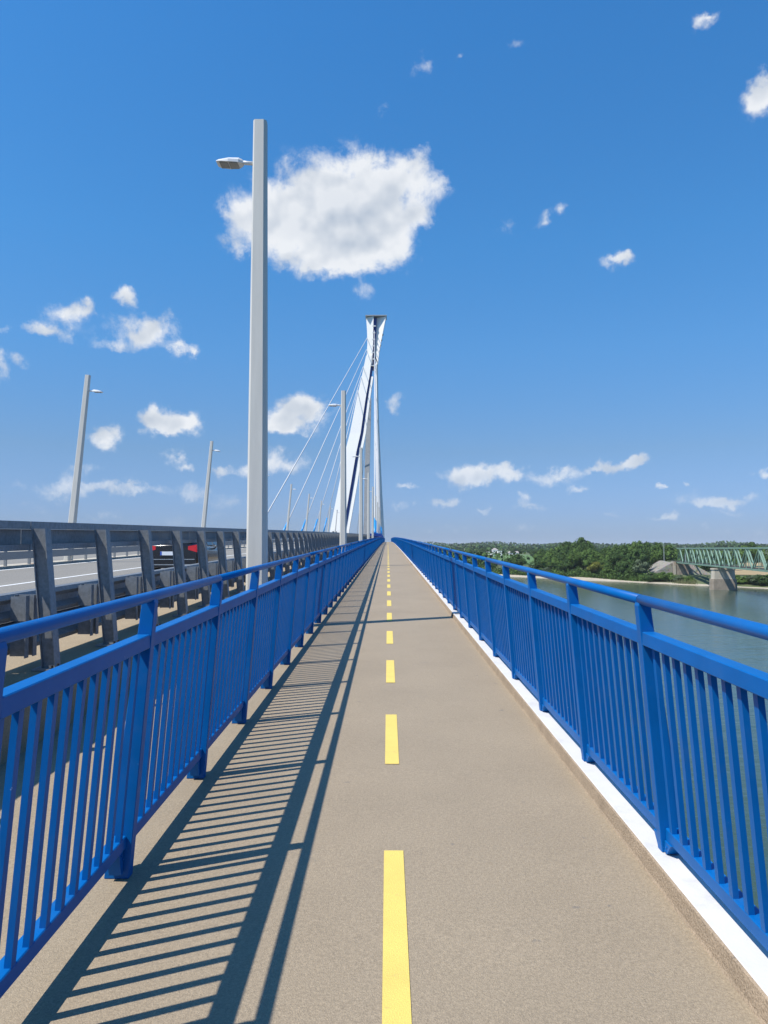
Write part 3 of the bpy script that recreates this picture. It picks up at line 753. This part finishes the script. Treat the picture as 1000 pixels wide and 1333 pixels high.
for k in range(8):
    m = [m_leafA, m_leafB, m_leafA, m_leafB, m_leafB, m_leafA, m_leafC, m_leafD][k]
    PROTO.append((crown_mesh(20+k, rand_lobes(50+k, H0, 10.5+(k % 3)), 330, .85, m), trunk_mesh(H0, .3, k)))
def tree(x, y, h, kind, label, group=None, wide=1.0, cat='tree', name='broadleaf_tree', sink=.4):
    cm, tm = PROTO[kind]; r = thing(name, label, cat, (x, y, land(x, y)-sink), random.Random(int(x*13+y*7)).uniform(0, 6.28), group)
    s = h/H0; r.scale = (s*wide, s*wide, s)
    link('crown', cm, r)
    link('trunk', tm, r)
rt = random.Random(5)
PROF = [(560, 717), (620, 716), (640, 715), (660, 712), (690, 712), (712, 714), (727, 708), (745, 702), (757, 699), (768, 704), (776, 712), (786, 711), (796, 707), (805, 706), (820, 705), (836, 703), (850, 705), (862, 709), (872, 713), (890, 714), (905, 717)]
def prof(px):
    for (a, ya), (b2, yb) in zip(PROF, PROF[1:]):
        if a <= px <= b2: return ya+(yb-ya)*(px-a)/(b2-a)
    return 714
def on_ground(px, dist):                          # ground point in the direction of photo column px
    X = (px-505)/F*dist; return X, dist
def shore_dist(px):                               # distance where the view column meets the water line
    k = (px-505)/F; n_ = SH.dot(IN); return n_/(k*IN.x+IN.y)
KL = {0: 'dark green broadleaf tree in the wood on the far bank', 1: 'mid green broadleaf tree in the wood on the far bank'}
# back rows give the outline, front rows hang over the beach
for row, (o0, o1, cnt, drop) in enumerate(((70, 130, 20, 0), (38, 70, 22, 6), (20, 36, 24, 13))):
    for i in range(cnt):
        px = 700+((862 if row == 0 else 836)-700)*(i+rt.uniform(.1, .9))/cnt
        if row == 0 and 771 < px < 779: continue
        off = rt.uniform(o0, o1); d = shore_dist(px)+off
        x, y = on_ground(px, d); g = land(x, y)
        top = EYE.z + (714.5-prof(px)-drop*rt.uniform(.55, 1.2)+rt.uniform(-2.5, .6)*(row == 0))/F*d
        h = max(6, top-g)
        kind = rt.choice((0, 1, 2, 3, 4, 5)); 
        tree(x, y, h, kind, KL[0 if kind in (0, 2, 5) else 1], 'trees of the wood on the far bank, ' + ('dark' if kind in (0, 2, 5) else 'mid green'), wide=rt.uniform(.8, 1.1)*(11.0/max(9, h))**.35)
# single trees that stand out
def spot(px, off, ytop, kind, label, wide=1.0, group=None, **k):
    d = shore_dist(px)+off; x, y = on_ground(px, d); top = EYE.z+(714.5-ytop)/F*d
    tree(x, y, max(2.0, top-land(x, y)), kind, label, group, wide, **k)
spot(754, 62, 698.5, 0, 'tallest dark tree on the far bank, its round top above the wood', .95)
spot(737, 55, 704, 2, 'dark tree leaning on the left shoulder of the tallest tree', 1.0)
spot(672, 30, 720, 5, 'round dark tree at the left end of the wood, in front of the green field', 1.15)
spot(660, 36, 725, 0, 'low dark tree left of the round one beside the green field', 1.2)
spot(702, 26, 722, 2, 'dark tree over the beach right of the green gap', 1.3)
spot(722, 22, 729, 0, 'broad dark tree over the beach below the tallest tree', 1.5)
spot(738, 20, 725, 5, 'dense dark tree at the water, in front of the tallest tree', 1.3)
spot(712, 14, 737, 6, 'low grey green bush on the beach below the dark trees', 1.7, cat='bush', name='shrub')
spot(776, 15, 730, 7, 'yellowish green bush at the foot of the wood', 1.7, cat='bush', name='shrub')
spot(787, 17, 733, 3, 'bright green bush right of the yellowish one', 1.6, cat='bush', name='shrub')
spot(806, 16, 732, 0, 'dark bush over the beach in the middle of the wood', 1.5, cat='bush', name='shrub')
spot(822, 16, 734, 2, 'dark bush left of the silvery willow', 1.4, cat='bush', name='shrub')
spot(832, 18, 727, 6, 'silvery willow at the water left of the stone abutment', 1.3)
spot(641, 34, 729, 5, 'small dark tree seen over the blue handrail, farthest left on the bank', 1.1)
spot(626, 34, 733, 0, 'small dark tree partly hidden by the railing posts', 1.2)
spot(608, 30, 735, 2, 'dark tree behind the railing bars at the far left of the bank', 1.2)
for i, (px, off, yt, kd, lb) in enumerate(((850, 11, 742, 2, 'dark bush at the foot of the left stone slope'), (861, 12, 741, 3, 'bright green bush before the abutment wall'), (872, 12, 742, 4, 'green bush in front of the rusty abutment'), (883, 10, 745, 6, 'pale bush right of the abutment'), (895, 10, 746, 4, 'low bush beside the right stone slope'),
        (958, 14, 745, 4, 'green bush right of the stone pier'), (968, 15, 746, 3, 'bright bush second to the right of the stone pier'), (983, 14, 744, 6, 'grey green bush on the bank near the right border'), (997, 14, 744, 2, 'dark bush at the right border on the bank'), (1010, 12, 748, 4, 'bush on the bank past the right border'))):
    spot(px, off, yt, kd, lb, 2.0 if i < 5 else 2.2, cat='bush', name='shrub', sink=1.2)
# behind the truss
for i, (px, off, yt, kd) in enumerate(((905, 60, 717, 0), (914, 70, 716, 3), (925, 66, 718, 2), (936, 90, 719, 5), (950, 120, 722, 4), (918, 110, 714, 5), (900, 90, 714, 1), (890, 80, 712, 0), (940, 180, 716, 1), (958, 230, 715, 0))):
    spot(px, off, yt, kd, 'dark tree seen through the green truss', 1.2, 'trees seen through the green truss')
spot(969, 190, 708.5, 1, 'left of the three treetops above the green truss', 1.2)
spot(979, 200, 704.5, 0, 'tallest of the three treetops above the green truss', 1.2)
spot(990, 195, 710, 4, 'right of the three treetops above the green truss', 1.0)
spot(867, 120, 708, 4, 'rounded tree behind the railway mast', 1.3)
# undergrowth closing the foot of the wood down to the beach
rd = random.Random(21)
for nm, m, num in (('undergrowth', m_leafA, 9000), ('bright_undergrowth', m_leafB, 6000)):
    mb = MB()
    for i in range(num):
        px = rd.uniform(596, 846); off = rd.uniform(7.5, 20); d = shore_dist(px)+off; x, y = on_ground(px, d)
        bump = .55+.45*math.sin(px*.55+off*.5)*math.sin(px*.21+1)
        z = land(x, y)+rd.uniform(0, 1)*(1.2+3.6*bump)*(.6+off*.03); a = rd.uniform(0, 6.28); q = .75*rd.uniform(.6, 1.3)
        n_ = Vector((math.cos(a), math.sin(a), rd.uniform(-.1, 1.2))).normalized(); u = n_.orthogonal().normalized()*q; w_ = n_.cross(u); c = Vector((x, y, z))
        mb.quad(c+u*.6, c+w_*.45, c-u*.6, c-w_*.45)
    o = build(mb, nm, m, kind='stuff'); o['label'] = ('dark' if m is m_leafA else 'brighter')+' undergrowth at the foot of the wood along the beach'; o['category'] = 'undergrowth'
# reeds before the abutment
rd = random.Random(3); mb = MB()
for i in range(620):
    px = 890+rd.gauss(0, 7); d = shore_dist(px)+rd.uniform(4, 9); x, y = on_ground(px, d); z = land(x, y); hh = rd.uniform(.6, 2.4)*(.5+.5*math.sin(px*1.3)**2); a = rd.uniform(0, 3.14); c, s_ = math.cos(a)*.12, math.sin(a)*.12
    tx, ty = rd.uniform(-.3, .3), rd.uniform(-.3, .3)
    mb.quad((x-c, y-s_, z), (x+c, y+s_, z), (x+c*.3+tx, y+s_*.3+ty, z+hh), (x-c*.3+tx, y-s_*.3+ty, z+hh))
o = build(mb, 'reeds', m_reed, kind='stuff'); o['label'] = 'pale reeds along the water before the abutment'; o['category'] = 'reeds'
# fields, house, distant wood
def G(px, d): x, y = on_ground(px, d); return (x, y)
patch('green_field', m_green_field, (G(560, 760), G(700, 640), G(700, 1250), G(560, 1300)), .25, 14)
patch('dry_field', m_tan_field, (G(940, 420), G(1090, 400), G(1090, 640), G(940, 660)), .3, 14)
patch('dry_strip', m_tan_field, (G(590, 1050), G(640, 1050), G(640, 1240), G(590, 1240)), .35, 8)
hx, hy = on_ground(643, 1150); hz = land(hx, hy)
hs_ = thing('house', 'white flat-roofed house with a raised middle beyond the green field', 'house', (hx, hy, hz))
def hblock(nm, x, y, z0, wd, dp, hh, m): return build(MB().box((x, y, z0+hh/2), (wd, dp, hh)), nm, m, hs_)
hblock('wall', -6, 0, 0, 9, 8, 6.5, m_wall); hblock('wall', 1.5, 3, 0, 8, 9, 9.5, m_wall); hblock('wall', 8, 0, 0, 6.5, 8, 8, m_wall)
build(MB().loft([[(-3.2, -1.8, 9.5), (6.2, -1.8, 9.5), (6.2, 8, 9.5), (-3.2, 8, 9.5)], [(1, 3, 12.3), (2, 3, 12.3), (2, 3.2, 12.3), (1, 3.2, 12.3)]]), 'roof', m_roof, hs_)
hblock('roof', -6, 0, 6.5, 9.4, 8.4, .3, m_roof); hblock('roof', 8, 0, 8, 6.9, 8.4, .3, m_roof)
for (x, y, z) in ((-8.5, -4.02, 3.6), (-6, -4.02, 3.6), (-3.8, -4.02, 3.6), (0, -1.55, 6.3), (3, -1.55, 6.3), (7, -4.02, 5.0), (9.4, -4.02, 5.0), (7, -4.02, 2), (9.4, -4.02, 2), (0, -1.55, 3)):
    hblock('window', x, y, z, 1.3, .1, 1.5, m_window)
for i, (px, d, wd, hh) in enumerate(((608, 1500, 12, 6), (668, 1330, 18, 2.5))):
    x, y = on_ground(px, d); r = thing('house', ['pale house with a grey roof in front of the far hills', 'long low pale shed right of the white house', 'low pale building among trees right of the long shed'][i], 'house', (x, y, land(x, y)))
    build(MB().box((0, 0, hh/2), (wd, 8, hh)), 'wall', m_wall, r)
    build(MB().loft([[(-wd/2-.4, -4.4, hh), (wd/2+.4, -4.4, hh), (wd/2+.4, 4.4, hh), (-wd/2-.4, 4.4, hh)], [(-wd/2+1, -.1, hh+3), (wd/2-1, -.1, hh+3), (wd/2-1, .1, hh+3), (-wd/2+1, .1, hh+3)]]), 'roof', m_roof, r)
for i in range(40):
    px = rt.uniform(560, 722); d = rt.uniform(1180, 1330) if 628 < px < 668 else rt.uniform(760, 1300) if px > 690 else rt.uniform(1230, 1500)
    if 634 < px < 654: d = rt.uniform(1200, 1260)
    x, y = on_ground(px, d); tree(x, y, rt.uniform(8, 13) if not 634 < px < 654 else 7, rt.choice((0, 1, 2, 5)), 'small dark tree in the line beyond the green field', 'trees in the line beyond the green field', rt.uniform(1.2, 1.8))
fw = []; rd = random.Random(9); mb = MB()
def far_leaf(x, y, hmin, hmax, sz):
    g = land(x, y); z = g+rd.uniform(hmin, hmax); a = rd.uniform(0, 6.28); s = sz*rd.uniform(.6, 1.3)
    n_ = Vector((math.cos(a), math.sin(a), rd.uniform(0, 1.5))).normalized(); u = n_.orthogonal().normalized()*s; w_ = n_.cross(u)
    c = Vector((x, y, z)); mb.quad(c+u*.6, c+w_*.45, c-u*.6, c-w_*.45)
for i in range(26000):
    d = rd.uniform(1450, 3300); k = rd.uniform(-.30, .60)
    far_leaf(k*d, d, 0, 9+4*math.sin(k*60)+3*math.sin(k*23+d*.01), 6.5)
for i in range(9000):                           # the bank wood goes on past the frame, right and left
    s = rd.choice((rd.uniform(-700, -190), rd.uniform(120, 600))); tt = rd.uniform(25, 110)
    P = SH+AL*s+IN*tt
    if 915 < P.x/P.y*F+505 < 1090 and P.y > 0: continue
    far_leaf(P.x, P.y, 0, 11, 3.0)
o = build(mb, 'distant_wood', m_leafA, kind='stuff'); o['label'] = 'dark wooded band along the horizon'; o['category'] = 'wood'

# ------------------------------------------------------------------ air: a thin even haze round the whole scene
hm = bpy.data.materials.new('haze'); hm.use_nodes = True
for n_ in list(hm.node_tree.nodes):
    if n_.type == 'BSDF_PRINCIPLED': hm.node_tree.nodes.remove(n_)
pv = hm.node_tree.nodes.new('ShaderNodeVolumePrincipled'); pv.inputs['Color'].default_value = (.85, .92, 1, 1); pv.inputs['Density'].default_value = .00006
hm.node_tree.links.new(pv.outputs[0], hm.node_tree.nodes['Material Output'].inputs['Volume'])
build(MB().box((0, 2000, (WZ-4.5+118)/2), (26000, 26000, 118-(WZ-4.5))), 'haze', hm, kind='stuff')
